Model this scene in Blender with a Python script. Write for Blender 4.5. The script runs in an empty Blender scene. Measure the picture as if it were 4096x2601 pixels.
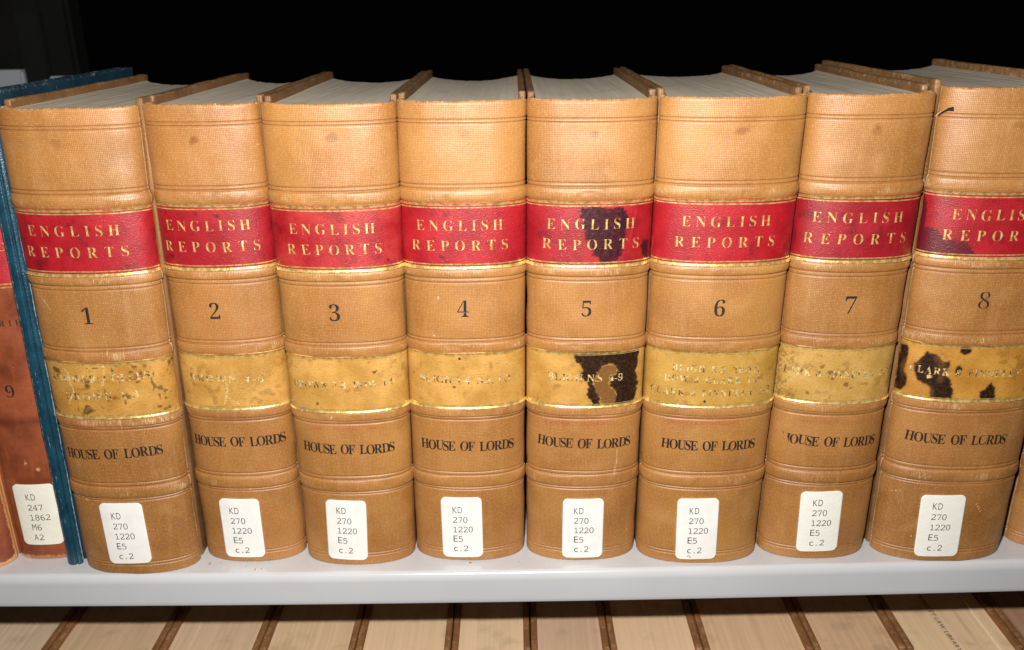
import bpy, bmesh, math, random, json
import numpy as np
from mathutils import Matrix, Vector

scene = bpy.context.scene
COL = scene.collection

# ------------------------------------------------------------------ camera
CAM_F = Vector((-0.003570, 0.935460, -0.353415)); CAM_R = Vector((0.999942, -0.000248, -0.010757)); CAM_U = Vector((0.010150, 0.353433, 0.935405)); CAM_O = Vector((0.000000, -0.438318, 0.299994))
cam = bpy.data.cameras.new('camera')
cam.sensor_fit = 'HORIZONTAL'; cam.sensor_width = 36.0
cam.lens = 31.0153
cam.shift_y = 0.01319
cam.clip_start = 0.01; cam.clip_end = 50
cam.dof.use_dof = True; cam.dof.focus_distance = 0.47; cam.dof.aperture_fstop = 11.0
co = bpy.data.objects.new('camera', cam); COL.objects.link(co)
M = Matrix.Identity(4)
for r in range(3):
    M[r][0] = CAM_R[r]; M[r][1] = CAM_U[r]; M[r][2] = -CAM_F[r]; M[r][3] = CAM_O[r]
co.matrix_world = M
scene.camera = co

# ------------------------------------------------------------------ light: the camera's own flash in a dark room
world = bpy.data.worlds.new('World'); scene.world = world; world.use_nodes = True
bg = world.node_tree.nodes['Background']
bg.inputs['Color'].default_value = (1.0, 0.95, 0.9, 1); bg.inputs['Strength'].default_value = 0.0006
fl = bpy.data.lights.new('camera_flash', 'POINT')
fl.shadow_soft_size = 0.009
fl.energy = 18.8; fl.color = (1.0, 0.965, 0.915)
fo = bpy.data.objects.new('camera_flash', fl); COL.objects.link(fo)
FM = M.copy(); p = CAM_O + CAM_U * 0.0726 - CAM_R * 0.018 + CAM_F * 0.01
FM[0][3], FM[1][3], FM[2][3] = p
fo.matrix_world = FM

scene.view_settings.view_transform = 'Standard'
scene.view_settings.look = 'None'
scene.view_settings.exposure = 0.0
scene.view_settings.gamma = 1.0
scene.view_settings.use_curve_mapping = False
scene.render.engine = 'CYCLES'
scene.cycles.max_bounces = 6

DATA = json.loads(r'''{"r5": [[-4.8, 206.2], [-5.5, 201.5], [-3.4, 199.4], [-3.5, 195.4], [-2.4, 190.6], [-1.5, 188.7], [0.9, 184.6], [1.0, 181.9], [3.2, 180.5], [4.6, 177.7], [7.8, 177.4], [10.9, 178.3], [14.2, 179.5], [15.7, 181.6], [16.7, 185.4], [17.1, 188.6], [17.6, 194.7], [18.7, 200.5], [17.5, 203.8], [15.2, 205.7]], "r5b": [[27.6, 188.0], [26.1, 184.4], [27.5, 179.3], [32.1, 178.1], [31.6, 187.6]], "y5": [[-6.8, 130.8], [-6.1, 124.7], [-2.8, 121.6], [-2.4, 119.2], [-3.7, 117.1], [-1.7, 113.6], [0.3, 112.2], [1.3, 109.4], [0.2, 105.2], [1.2, 102.7], [2.9, 100.9], [4.0, 96.5], [7.9, 96.4], [7.1, 102.9], [4.6, 107.2], [3.2, 111.5], [4.4, 116.3], [5.9, 118.7], [7.8, 121.4], [11.3, 122.6], [15.7, 121.2], [16.4, 119.0], [15.9, 116.3], [12.6, 115.2], [12.4, 109.9], [15.2, 107.2], [16.4, 103.9], [15.0, 96.9], [22.7, 98.3], [27.8, 100.0], [28.4, 105.2], [29.0, 109.3], [26.7, 117.0], [28.6, 121.1], [28.9, 129.7], [19.4, 129.7], [6.2, 130.4]], "y5mid": [[3.2, 111.5], [4.4, 116.3], [5.9, 118.7], [7.8, 121.4], [11.3, 122.6], [15.7, 121.2], [16.4, 119.0], [15.9, 116.3], [12.6, 115.2], [12.4, 109.9], [15.2, 107.2], [16.4, 103.9], [14.9, 98.0], [7.9, 98.2], [7.1, 102.9], [4.6, 107.2]], "y8": [[[-44.2, 128.8], [-38.5, 129.7], [-37.7, 124.6], [-38.4, 115.1], [-36.8, 111.3], [-36.2, 107.1], [-38.8, 103.7], [-43.9, 102.7], [-44.4, 107.7], [-44.3, 115.0], [-44.3, 122.3]], [[-28.9, 127.6], [-22.7, 125.9], [-21.1, 123.2], [-17.5, 123.5], [-16.8, 120.7], [-18.2, 118.2], [-18.2, 115.7], [-15.6, 112.7], [-13.7, 108.5], [-13.0, 102.1], [-24.0, 101.5], [-24.6, 107.6], [-30.8, 111.3], [-33.1, 114.4], [-33.9, 120.3], [-30.7, 123.8]], [[-15.9, 132.6], [-7.6, 132.5], [-7.3, 128.7], [-9.8, 126.9], [-12.5, 128.2], [-13.2, 131.0]], [[-13.7, 120.5], [-11.7, 121.3], [-10.7, 118.9], [-12.4, 116.0], [-13.9, 117.7]], [[6.0, 111.8], [8.3, 108.5], [9.7, 103.1], [9.4, 100.9], [1.5, 101.9], [0.8, 106.2], [3.3, 108.3]], [[-1.8, 101.9], [8.9, 100.2], [8.5, 98.4], [-1.0, 99.4]]], "y8hole": [[-26.1, 113.9]], "r8": [[-43.6, 209.1], [-40.3, 205.2], [-39.3, 193.4], [-32.2, 192.7], [-29.9, 188.3], [-20.9, 188.0], [-16.2, 184.5], [-12.6, 180.4], [-43.8, 179.7], [-43.6, 199.9]], "cr1": [[[-21.3, 129.1], [-17.6, 123.4], [-18.7, 120.2], [-15.8, 113.3], [-20.7, 105.6]], [[2.4, 131.9], [1.4, 122.8], [0.0, 116.8]]], "cr2": [[[-1.1, 115.4], [-1.0, 108.1], [-3.9, 100.7]], [[-1.4, 104.9], [4.3, 100.6]]], "w1": [[4.4, 150.5], [5.6, 134.8], [6.2, 89.5], [8.5, 64.4]], "w1b": [[3.0, 248.0], [1.3, 217.5], [0.9, 178.9], [2.7, 167.7]], "w5": [[18.1, 71.1], [17.9, 63.3], [17.1, 55.5]], "glue": {"1": [-2.3, 240.7], "2": [-1.6, 240.9], "3": [2.2, 241.3], "4": [1.2, 242.5], "5": [0.3, 242.0], "6": [2.5, 242.9], "7": [0.2, 242.9], "8": [-4.3, 244.4]}, "spots": {"2": [[4.5, 203.8], [-5.3, 204.8], [-21.7, 182.8]], "3": [[17.6, 120.5], [16.1, 119.6], [-15.5, 101.7], [13.6, 125.7]], "4": [[-2.6, 126.2], [-6.1, 109.7], [13.5, 97.9]], "6": [[-5.0, 102.1]], "7": [[-12.6, 126.0], [-11.0, 119.9], [-6.3, 116.5], [-5.2, 112.9], [2.6, 109.7], [-17.3, 104.3], [5.4, 107.3], [-3.8, 115.5], [-7.8, 115.9]]}, "r4": [[-9.9, 181.2], [-11.2, 181.6]], "r3": [[26.9, 180.0]], "tear": [[-43.3, 244.5], [-43.3, 246.1], [-43.3, 247.7], [-41.1, 249.1], [-39.0, 250.5], [-37.1, 251.8], [-34.8, 252.4]], "tear2": [[-43.3, 246.6], [-40.9, 248.2], [-38.9, 249.6], [-36.9, 250.4], [-34.5, 250.3], [-34.0, 251.3]], "scr8": [[11.5, 37.6], [14.6, 32.7]], "scr8b": [[-35.5, 42.1], [-30.0, 43.9]], "red": {"1": [[-23.3, 90.9], [15.7, 91.5]], "2": [[-1.7, 90.5], [12.7, 89.8]], "3": [[-22.4, 86.6], [16.7, 87.0]], "4": [[-19.3, 87.9], [16.4, 87.9]], "5": [[-22.9, 87.2], [15.8, 87.8]], "6": [[-24.0, 88.5], [14.9, 89.2]], "7": [[-20.2, 87.9], [21.9, 87.1]], "8": [[-23.8, 91.6], [15.1, 92.1]]}, "st": {"1": [[-13.1, 45.8], [10.9, 47.2], [-13.8, 7.1], [10.3, 8.7]], "2": [[-13.9, 42.0], [8.7, 41.9], [-14.5, 3.3], [8.3, 4.4]], "3": [[-15.7, 43.1], [7.2, 42.4], [-17.2, 4.6], [6.1, 4.1]], "4": [[-15.1, 41.8], [7.9, 42.2], [-15.5, 2.6], [7.8, 3.6]], "5": [[-11.8, 41.2], [11.2, 40.7], [-11.1, 2.9], [12.2, 2.6]], "6": [[-15.4, 42.5], [7.7, 43.0], [-14.8, 3.1], [8.5, 4.1]], "7": [[-13.8, 44.1], [9.3, 44.9], [-12.2, 5.9], [10.9, 5.8]], "8": [[-19.8, 43.2], [3.6, 43.7], [-18.4, 4.2], [6.4, 4.0]], "0": [[-10.3, 49.6], [12.5, 49.9], [-12.2, 9.9], [10.8, 11.2]]}, "kd": {"1": [[-7.4, 36.7], [-7.0, 10.8]], "2": [[-8.6, 32.6], [-8.2, 6.8]], "3": [[-9.9, 34.6], [-10.5, 8.8]], "4": [[-8.8, 32.2], [-8.7, 7.1]], "5": [[-5.2, 31.6], [-4.7, 6.6]], "6": [[-8.5, 33.2], [-8.4, 7.5]], "7": [[-6.5, 35.6], [-5.8, 9.6]], "8": [[-13.0, 34.6], [-12.3, 7.8]], "0": [[-4.2, 40.0], [-4.2, 13.7]]}, "yt": {"1": [["SHOWER; COLLES.", [-28.5, 118.3], [25.7, 119.8]], ["BROWN 1-3.", [-21.2, 108.4], [19.5, 109.6]]], "2": [["BROWN 4-6", [-21.8, 114.1], [18.5, 112.8]]], "3": [["BROWN 7-8; DOW 1-6", [-29.1, 110.4], [26.9, 111.4]]], "4": [["BLIGH 1-4; N.S. 1-3", [-25.4, 112.4], [24.2, 111.1]]], "5": [["BLIGH N.S. 4-9", [-21.0, 113.3], [19.4, 112.3]]], "6": [["BLIGH N.S. 10-11;", [-23.1, 119.5], [23.2, 117.8]], ["DOW & CLARK 1-2;", [-27.1, 113.1], [25.4, 111.9]], ["CLARK & FINNELLY 1-3", [-34.6, 105.2], [31.5, 104.9]]], "7": [["CLARK & FINNELLY 4-7", [-34.3, 114.6], [27.2, 112.6]]], "8": [["CLARK & FINNELLY 8-11", [-36.1, 115.7], [35.3, 113.9]]]}, "num": {"1": [[-1.6, 151.0], 159.6], "2": [[-2.3, 149.2], 157.7], "3": [[-2.1, 148.9], 157.6], "4": [[-0.5, 149.2], 157.9], "5": [[-1.2, 149.2], 157.5], "6": [[-1.2, 149.8], 158.5], "7": [[-0.9, 149.4], 158.5], "8": [[-5.8, 152.5], 161.4]}, "b0": {"lab_bot": [10.0, 169.9], "line1": [10.7, 167.4], "line2": [10.4, 165.8], "CH": [[11.1, 187.8], [10.6, 185.5], [13.1, 185.2]], "ser": [[2.7, 145.6], [13.8, 145.8], [14.1, 147.7]], "nine": [[-1.7, 110.5], [0.9, 103.5]], "ninebox": [[-1.7, 110.5], [-3.2, 103.5], [1.6, 106.7]], "chain1": [5.4, 127.0], "chain2": [1.7, 88.4], "tape": [[-7.1, 54.6], [11.9, 51.0]], "tape2": [[-9.7, 5.9]], "scratch": [[-0.5, 63.7], [6.8, 58.9]]}, "b0b": {"CHl": [10.6, 185.5], "CHr": [14.0, 185.1], "CHt": [12.9, 189.2], "lab": [10.6, 168.3], "g1": [10.4, 167.4], "g2": [10.1, 165.9], "chA": [9.6, 163.1], "serl": [2.5, 144.5], "serr": [13.2, 144.7], "sert": [6.6, 147.9], "chain": [6.1, 127.5], "n9b": [-0.7, 103.9], "n9t": [0.7, 110.7], "n9l": [-2.3, 107.0], "n9r": [1.7, 106.9]}}''')

# ------------------------------------------------------------------ node helpers
class NT:
    def __init__(self, name):
        self.m = bpy.data.materials.new(name); self.m.use_nodes = True
        self.t = self.m.node_tree; self.t.nodes.clear()
        self.out = self.t.nodes.new('ShaderNodeOutputMaterial')
    def put(self, sock, v):
        if isinstance(v, bpy.types.NodeSocket): self.t.links.new(v, sock)
        else:
            if sock.type == 'RGBA' and len(v) == 3: v = (*v, 1)
            sock.default_value = v
    def n(self, typ, props=None, **ins):
        nd = self.t.nodes.new(typ)
        for k, v in (props or {}).items(): setattr(nd, k, v)
        for k, v in ins.items():
            key = int(k[1:]) if k[0] == '_' and k[1:].isdigit() else k.replace('_', ' ')
            self.put(nd.inputs[key], v)
        return nd
    def math(self, op, a, b=0.0, clamp=False):
        return self.n('ShaderNodeMath', dict(operation=op, use_clamp=clamp), _0=a, _1=b).outputs[0]
    def mul(self, a, b): return self.math('MULTIPLY', a, b)
    def add(self, a, b): return self.math('ADD', a, b)
    def noise(self, vec, scale, detail=3.0, rough=0.55, w=0.0, dist=0.0):
        nd = self.n('ShaderNodeTexNoise', dict(noise_dimensions='4D'), Vector=vec, Scale=scale, Detail=detail, Roughness=rough, W=w, Distortion=dist)
        return nd.outputs[0]
    def scl(self, vec, x, y, z=1.0):
        return self.n('ShaderNodeVectorMath', dict(operation='MULTIPLY'), _0=vec, _1=(x, y, z)).outputs[0]
    def step(self, v, a, b, lo=0.0, hi=1.0):
        nd = self.n('ShaderNodeMapRange', dict(interpolation_type='SMOOTHSTEP'))
        self.put(nd.inputs[0], v); nd.inputs[1].default_value = a; nd.inputs[2].default_value = b
        nd.inputs[3].default_value = lo; nd.inputs[4].default_value = hi
        return nd.outputs[0]
    def mix(self, f, a, b):
        nd = self.n('ShaderNodeMix', dict(data_type='RGBA'))
        self.put(nd.inputs[0], f); self.put(nd.inputs[6], a); self.put(nd.inputs[7], b)
        return nd.outputs[2]
    def uv(self): return self.n('ShaderNodeTexCoord').outputs['UV']
    def obj(self): return self.n('ShaderNodeTexCoord').outputs['Object']
    def mask(self):
        a = self.n('ShaderNodeAttribute', dict(attribute_name='mask'))
        s = self.n('ShaderNodeSeparateColor', Color=a.outputs['Color'])
        return s.outputs[0], s.outputs[1], s.outputs[2], a.outputs['Alpha']
    def xyz(self, v):
        s = self.n('ShaderNodeSeparateXYZ', Vector=v); return s.outputs
    def bump(self, h, strength, dist=0.001, normal=None):
        nd = self.n('ShaderNodeBump', Height=h, Strength=strength, Distance=dist)
        if normal is not None: self.put(nd.inputs['Normal'], normal)
        return nd.outputs[0]
    def bsdf(self, color, rough=0.5, spec=0.5, normal=None, metallic=0.0, coat=0.0, alpha=None):
        b = self.n('ShaderNodeBsdfPrincipled')
        self.put(b.inputs['Base Color'], color); self.put(b.inputs['Roughness'], rough)
        self.put(b.inputs['Specular IOR Level'], spec); self.put(b.inputs['Metallic'], metallic)
        if coat: b.inputs['Coat Weight'].default_value = coat; b.inputs['Coat Roughness'].default_value = 0.25
        if normal is not None: self.put(b.inputs['Normal'], normal)
        if alpha is not None: self.put(b.inputs['Alpha'], alpha)
        self.t.links.new(b.outputs[0], self.out.inputs[0])
        return self.m

def weave(t, uv, w):
    """Canvas weave height 0..1: two crossed sine threads, slightly wandering."""
    wob = t.noise(uv, 260, 3, w=w)
    x, y, _ = t.xyz(uv)
    a = t.math('SINE', t.add(t.mul(x, 2 * math.pi / 0.00080), t.mul(wob, 7.0)))
    b = t.math('SINE', t.add(t.mul(y, 2 * math.pi / 0.00088), t.mul(wob, 6.0)))
    return t.add(t.add(t.mul(a, 0.27), t.mul(b, 0.17)), t.add(t.mul(t.mul(a, b), 0.12), 0.5))

def mat_cloth(name, seed, tint=1.0, hue=0.0):
    t = NT(name); uv = t.uv(); wear, groove, red, glue = t.mask()
    wv = weave(t, uv, seed)
    big = t.noise(uv, 22, 4, w=seed)
    streak = t.noise(t.scl(uv, 260, 22), 1.0, 4, w=seed + 2)
    fib = t.noise(t.scl(uv, 500, 1700), 1.0, 3, w=seed + 4)
    fine = t.noise(uv, 1500, 2, w=seed + 5)
    c = t.mix(t.step(big, 0.3, 0.72), tuple(v * tint for v in (0.285, 0.113, 0.021)), tuple(v * tint for v in (0.435, 0.192 + hue, 0.047)))
    c = t.mix(t.step(streak, 0.42, 0.75, 0, 0.45), c, (0.40, 0.205, 0.075))
    c = t.mix(t.step(t.noise(uv, 60, 4, w=seed + 8), 0.52, 0.75, 0, 0.4), c, (0.50, 0.27, 0.09))
    # weave: thread valleys are coloured darker, thread tops are rubbed
    c = t.mix(t.mul(t.step(wv, 0.62, 0.0), 0.48), c, (0.25, 0.095, 0.020))
    tops = t.mul(t.step(wv, 0.55, 0.95), t.step(t.noise(uv, 700, 3, w=seed + 5), 0.42, 0.66))
    c = t.mix(t.mul(tops, 0.75), c, (0.64, 0.38, 0.16))
    grain = t.noise(t.scl(uv, 1.0, 1.35), 900, 3, 0.7, w=seed + 21)
    c = t.mix(t.step(grain, 0.52, 0.74, 0, 0.42), c, (0.27, 0.105, 0.024))
    c = t.mix(t.step(grain, 0.26, 0.44, 0.25, 0), c, (0.58, 0.33, 0.13))
    c = t.mix(t.mul(t.step(fib, 0.5, 0.8), 0.20), c, (0.26, 0.12, 0.035))
    dirt = t.step(t.noise(uv, 95, 5, w=seed + 11), 0.60, 0.74, 0, 0.30)
    c = t.mix(dirt, c, (0.22, 0.13, 0.07))
    c = t.mix(t.mul(groove, 0.62), c, (0.21, 0.075, 0.018))
    wn = t.step(t.add(t.mul(wear, 0.62), t.mul(t.noise(t.scl(uv, 1150, 300), 1.0, 4, 0.75, w=seed + 13), 0.80)), 0.70, 0.98)
    wn = t.mul(wn, t.step(wear, 0.0, 0.12))
    wn = t.mul(wn, t.step(wv, 0.15, 0.65, 0.35, 1.0))
    c = t.mix(t.mul(wn, 0.85), c, (0.80, 0.60, 0.36))
    rn = t.mul(red, t.step(t.noise(uv, 1100, 3, w=seed + 17), 0.42, 0.62))
    c = t.mix(t.mul(rn, 0.75), c, (0.34, 0.055, 0.035))
    c = t.mix(t.mul(glue, 0.85), c, (0.21, 0.080, 0.018))
    h = t.add(t.mul(wv, 0.6), t.mul(fine, 0.5))
    nrm = t.bump(h, 0.5, 0.00024)
    nrm = t.bump(t.noise(uv, 130, 3, w=seed + 3), 0.35, 0.0006, nrm)
    rough = t.add(t.mul(t.noise(uv, 70, 3, w=seed + 6), 0.25), t.math('SUBTRACT', 0.36, t.mul(glue, 0.12)))
    return t.bsdf(c, rough, 0.75, nrm)

def mat_board(name, seed, c0, c1, worn, H):
    """Cloth over boards: coordinates run along the board."""
    t = NT(name); o = t.obj(); x, y, z = t.xyz(o)
    uv = t.n('ShaderNodeCombineXYZ', X=t.add(y, x), Y=z, Z=0.0).outputs[0]
    wv = weave(t, uv, seed)
    c = t.mix(t.step(t.noise(o, 40, 4, w=seed), 0.35, 0.7), c0, c1)
    c = t.mix(t.mul(t.step(wv, 0.5, 0.0), 0.25), c, tuple(v * 0.5 for v in c0))
    edge = t.step(z, H - 0.0035, H - 0.0003)
    w = t.step(t.add(t.mul(edge, 0.33), t.mul(t.noise(o, 260, 4, 0.65, w=seed + 3), 0.7)), 0.66, 0.84)
    c = t.mix(t.mul(t.mul(w, edge), 0.55), c, worn)
    fz = t.step(t.noise(o, 420, 3, w=seed + 5), 0.64, 0.72)
    c = t.mix(t.mul(fz, 0.35), c, worn)
    c = t.mix(t.step(t.noise(o, 90, 4, w=seed + 6), 0.55, 0.72, 0, 0.4), c, tuple(v * 0.42 for v in c0))
    nrm = t.bump(t.add(wv, t.noise(o, 900, 2)), 0.45, 0.00025)
    return t.bsdf(c, 0.5, 0.4, nrm)

def mat_pages(name, seed, c0, c1):
    t = NT(name); o = t.obj()
    s = t.noise(t.scl(o, 1500, 9, 9), 1.0, 3, 0.6, w=seed)
    s2 = t.noise(t.scl(o, 420, 5, 5), 1.0, 3, 0.6, w=seed + 2)
    s3 = t.noise(t.scl(o, 120, 14, 14), 1.0, 4, 0.6, w=seed + 4)
    c = t.mix(t.step(s2, 0.3, 0.7), c0, c1)
    c = t.mix(t.step(s, 0.52, 0.75, 0, 0.20), c, tuple(v * 0.62 for v in c0))
    c = t.mix(t.step(s, 0.25, 0.40, 0.25, 0.0), c, tuple(min(0.86, v * 1.45) for v in c1))
    c = t.mix(t.step(s3, 0.55, 0.75, 0, 0.22), c, tuple(v * 0.6 for v in c0))
    c = t.mix(t.step(t.noise(o, 55, 4, w=seed + 6), 0.55, 0.7, 0, 0.28), c, (0.24, 0.17, 0.11))
    nrm = t.bump(s, 0.22, 0.0003)
    return t.bsdf(c, 0.62, 0.3, nrm)

def mat_label(name, seed, c0, c1, stain, brown, pale, grain=1100, rough=0.36):
    t = NT(name); uv = t.uv(); st, wr, br, fd = t.mask()
    big = t.noise(uv, 60, 5, 0.6, w=seed)
    gr = t.noise(t.scl(uv, 1.0, 1.6), grain, 3, 0.6, w=seed + 1)
    pits = t.step(t.noise(t.scl(uv, 0.7, 1.8), 620, 3, w=seed + 9), 0.56, 0.68)
    c = t.mix(t.step(big, 0.32, 0.70), c0, c1)
    c = t.mix(t.step(gr, 0.5, 0.72, 0, 0.45), c, tuple(v * 0.55 for v in c0))
    c = t.mix(t.step(gr, 0.25, 0.42, 0.30, 0), c, pale)
    c = t.mix(t.mul(pits, 0.40), c, tuple(v * 0.45 for v in c0))
    bn = t.mul(br, t.step(t.add(gr, t.mul(br, 0.35)), 0.30, 0.85))
    c = t.mix(bn, c, brown)
    crk = t.step(t.noise(uv, 620, 4, w=seed + 4), 0.34, 0.60)
    c = t.mix(t.mul(t.step(st, 0.0, 0.8), t.add(0.84, t.mul(crk, 0.14))), c, stain)
    c = t.mix(t.mul(wr, t.step(t.noise(uv, 1300, 3, w=seed + 5), 0.38, 0.55)), c, pale)
    nrm = t.bump(gr, 0.6, 0.0003)
    nrm = t.bump(pits, 0.3, 0.0003, nrm)
    return t.bsdf(c, t.add(rough, t.mul(gr, 0.15)), t.math('SUBTRACT', 0.62, t.mul(st, 0.45)), nrm)

def mat_gold(name, cover=0.5, metallic=0.72, col=(0.86, 0.60, 0.20), dark=(0.50, 0.30, 0.09), rough=0.40):
    t = NT(name); o = t.obj()
    f = t.noise(o, 900, 4, 0.65)
    c = t.mix(t.step(t.noise(o, 420, 3), 0.40, 0.60), dark, col)
    nrm = t.bump(f, 0.5, 0.0003)
    a = t.step(t.add(t.mul(t.noise(o, 1100, 3, w=3.0), 0.55), t.mul(t.noise(o, 190, 3, w=7.0), 0.45)), cover - 0.04, cover + 0.05)
    return t.bsdf(c, rough, 0.5, nrm, metallic=metallic, alpha=a)

def mat_ink(name, col, cover=0.40, rough=0.5, scale=1300):
    t = NT(name); o = t.obj()
    a = t.step(t.add(t.mul(t.noise(o, scale, 3), 0.6), t.mul(t.noise(o, 260, 3, w=4.0), 0.4)), cover - 0.05, cover + 0.06)
    return t.bsdf(col, rough, 0.4, alpha=a)

def mat_leather(name, seed):
    t = NT(name); uv = t.uv(); wear, groove, tape, _ = t.mask()
    c = t.mix(t.step(t.noise(uv, 45, 5, 0.6, w=seed), 0.3, 0.7), (0.135, 0.029, 0.012), (0.30, 0.078, 0.030))
    c = t.mix(t.step(t.noise(t.scl(uv, 260, 40), 1.0, 4, w=seed + 1), 0.5, 0.75, 0, 0.45), c, (0.36, 0.095, 0.03))
    c = t.mix(t.step(t.noise(uv, 700, 3, w=seed + 2), 0.55, 0.75, 0, 0.45), c, (0.10, 0.022, 0.01))
    scr = t.step(t.noise(t.scl(uv, 300, 900), 1.0, 4, 0.7, w=seed + 5, dist=1.5), 0.66, 0.74)
    c = t.mix(t.mul(scr, 0.6), c, (0.62, 0.27, 0.10))
    c = t.mix(t.mul(groove, 0.7), c, (0.08, 0.018, 0.01))
    w = t.mul(t.step(t.add(t.mul(wear, 0.6), t.mul(t.noise(uv, 520, 5, 0.7, w=seed + 7), 0.8)), 0.66, 0.84), t.step(wear, 0, 0.1))
    c = t.mix(w, c, (0.66, 0.31, 0.12))
    c = t.mix(t.mul(tape, 0.8), c, (0.17, 0.035, 0.012))
    nrm = t.bump(t.noise(uv, 800, 4, w=seed), 0.5, 0.0003)
    nrm = t.bump(t.noise(uv, 120, 3, w=seed), 0.3, 0.0008, nrm)
    return t.bsdf(c, t.math('SUBTRACT', 0.42, t.mul(tape, 0.15)), 0.5, nrm)

def mat_teal(name, seed):
    t = NT(name); uv = t.uv(); wear, groove, _, _ = t.mask()
    gr = t.noise(t.scl(uv, 1.0, 1.5), 900, 3, w=seed)
    c = t.mix(t.step(t.noise(uv, 90, 4, w=seed + 2), 0.3, 0.7), (0.006, 0.030, 0.052), (0.011, 0.060, 0.092))
    c = t.mix(t.step(gr, 0.5, 0.7, 0, 0.4), c, (0.003, 0.015, 0.032))
    w = t.mul(t.step(t.add(t.mul(wear, 0.6), t.mul(t.noise(t.scl(uv, 900, 300), 1.0, 4, 0.7, w=seed + 7), 0.75)), 0.66, 0.86), t.step(wear, 0, 0.1))
    c = t.mix(t.mul(w, 0.8), c, (0.50, 0.60, 0.62))
    nrm = t.bump(gr, 0.7, 0.0004)
    return t.bsdf(c, 0.30, 0.6, nrm)

def mat_paper(name):
    t = NT(name); uv = t.uv()
    c = t.mix(t.step(t.noise(uv, 120, 4), 0.4, 0.75, 0, 0.6), (0.84, 0.825, 0.79), (0.74, 0.71, 0.66))
    c = t.mix(t.step(t.noise(t.scl(uv, 500, 90), 1.0, 4), 0.63, 0.75, 0, 0.4), c, (0.6, 0.55, 0.5))
    nrm = t.bump(t.noise(uv, 300, 3), 0.12, 0.0004)
    return t.bsdf(c, 0.42, 0.4, nrm)

def mat_steel(name, col, rough=0.34, seed=0.0):
    t = NT(name); o = t.obj()
    c = t.mix(t.step(t.noise(o, 9, 5, w=seed), 0.35, 0.7), tuple(v * 0.92 for v in col), col)
    sp = t.step(t.noise(o, 420, 3, w=seed + 2), 0.70, 0.76)
    c = t.mix(t.mul(sp, 0.45), c, (0.42, 0.27, 0.18))
    du = t.step(t.noise(t.scl(o, 22, 160, 60), 1.0, 5, 0.65, w=seed + 3), 0.52, 0.78, 0, 0.35)
    c = t.mix(du, c, (0.47, 0.42, 0.38))
    sc = t.step(t.noise(t.scl(o, 40, 900, 900), 1.0, 3, w=seed + 4, dist=0.6), 0.73, 0.77)
    c = t.mix(t.mul(sc, 0.4), c, (0.8, 0.8, 0.8))
    nrm = t.bump(t.noise(o, 500, 2), 0.05, 0.0003)
    return t.bsdf(c, t.add(rough, t.mul(t.noise(o, 60, 3), 0.06)), 0.8, nrm)

def mat_plain(name, col, rough=0.6, amount=0.5, scale=300, spec=0.4):
    t = NT(name); o = t.obj()
    c = t.mix(t.step(t.noise(o, scale, 4), 0.3, 0.7), tuple(v * (1 - amount) for v in col), col)
    return t.bsdf(c, rough, spec, t.bump(t.noise(o, scale * 3, 3), 0.4, 0.0003))

# ------------------------------------------------------------------ mesh helpers
def link(name, me, m=None, parent=None):
    o = bpy.data.objects.new(name, me); COL.objects.link(o)
    if m is not None: me.materials.append(m)
    if parent is not None: o.parent = parent
    return o

def mesh_from(name, V, Fq, uv=None, mask=None, smooth=True):
    """V (n,3) array; Fq (m,4) or (m,3) int array; uv (n,2) per vertex; mask (n,4) per vertex."""
    me = bpy.data.meshes.new(name)
    V = np.asarray(V, np.float32); Fq = np.asarray(Fq, np.int32); k = Fq.shape[1]
    me.vertices.add(len(V)); me.vertices.foreach_set('co', V.ravel())
    me.loops.add(Fq.size); me.loops.foreach_set('vertex_index', Fq.ravel())
    me.polygons.add(len(Fq)); me.polygons.foreach_set('loop_start', np.arange(0, Fq.size, k, dtype=np.int32))
    me.polygons.foreach_set('use_smooth', np.full(len(Fq), smooth))
    me.update(calc_edges=True)
    if uv is not None:
        l = me.uv_layers.new(name='UVMap'); l.data.foreach_set('uv', np.asarray(uv, np.float32)[Fq.ravel()].ravel())
    if mask is not None:
        a = me.attributes.new('mask', 'FLOAT_COLOR', 'POINT'); a.data.foreach_set('color', np.asarray(mask, np.float32).ravel())
    me.validate()
    return me

def grid_faces(nr, nc):
    i = np.arange(nr * nc).reshape(nr, nc)
    return np.stack([i[:-1, :-1], i[:-1, 1:], i[1:, 1:], i[1:, :-1]], -1).reshape(-1, 4)

rng = np.random.default_rng(7)
_NG = rng.random((64, 64))
def vnoise(x, y, s, seed=0):
    """value noise on metre coordinates; s = cells per metre."""
    x = np.asarray(x) * s + seed * 7.31; y = np.asarray(y) * s + seed * 3.17
    xi = np.floor(x).astype(int); yi = np.floor(y).astype(int)
    fx = x - xi; fy = y - yi; fx = fx * fx * (3 - 2 * fx); fy = fy * fy * (3 - 2 * fy)
    g = lambda a, b: _NG[a % 64, b % 64]
    return (g(xi, yi) * (1 - fx) + g(xi + 1, yi) * fx) * (1 - fy) + (g(xi, yi + 1) * (1 - fx) + g(xi + 1, yi + 1) * fx) * fy
def sstep(v, a, b):
    t = np.clip((v - a) / (b - a), 0, 1); return t * t * (3 - 2 * t)
def seg_dist(px, py, a, b):
    d = (b[0] - a[0], b[1] - a[1]); L = d[0] ** 2 + d[1] ** 2 + 1e-12
    t = np.clip(((px - a[0]) * d[0] + (py - a[1]) * d[1]) / L, 0, 1)
    return np.hypot(px - a[0] - t * d[0], py - a[1] - t * d[1])
def line_dist(px, py, pts):
    r = np.full(px.shape, 9.0)
    for a, b in zip(pts[:-1], pts[1:]): r = np.minimum(r, seg_dist(px, py, a, b))
    return r
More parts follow.
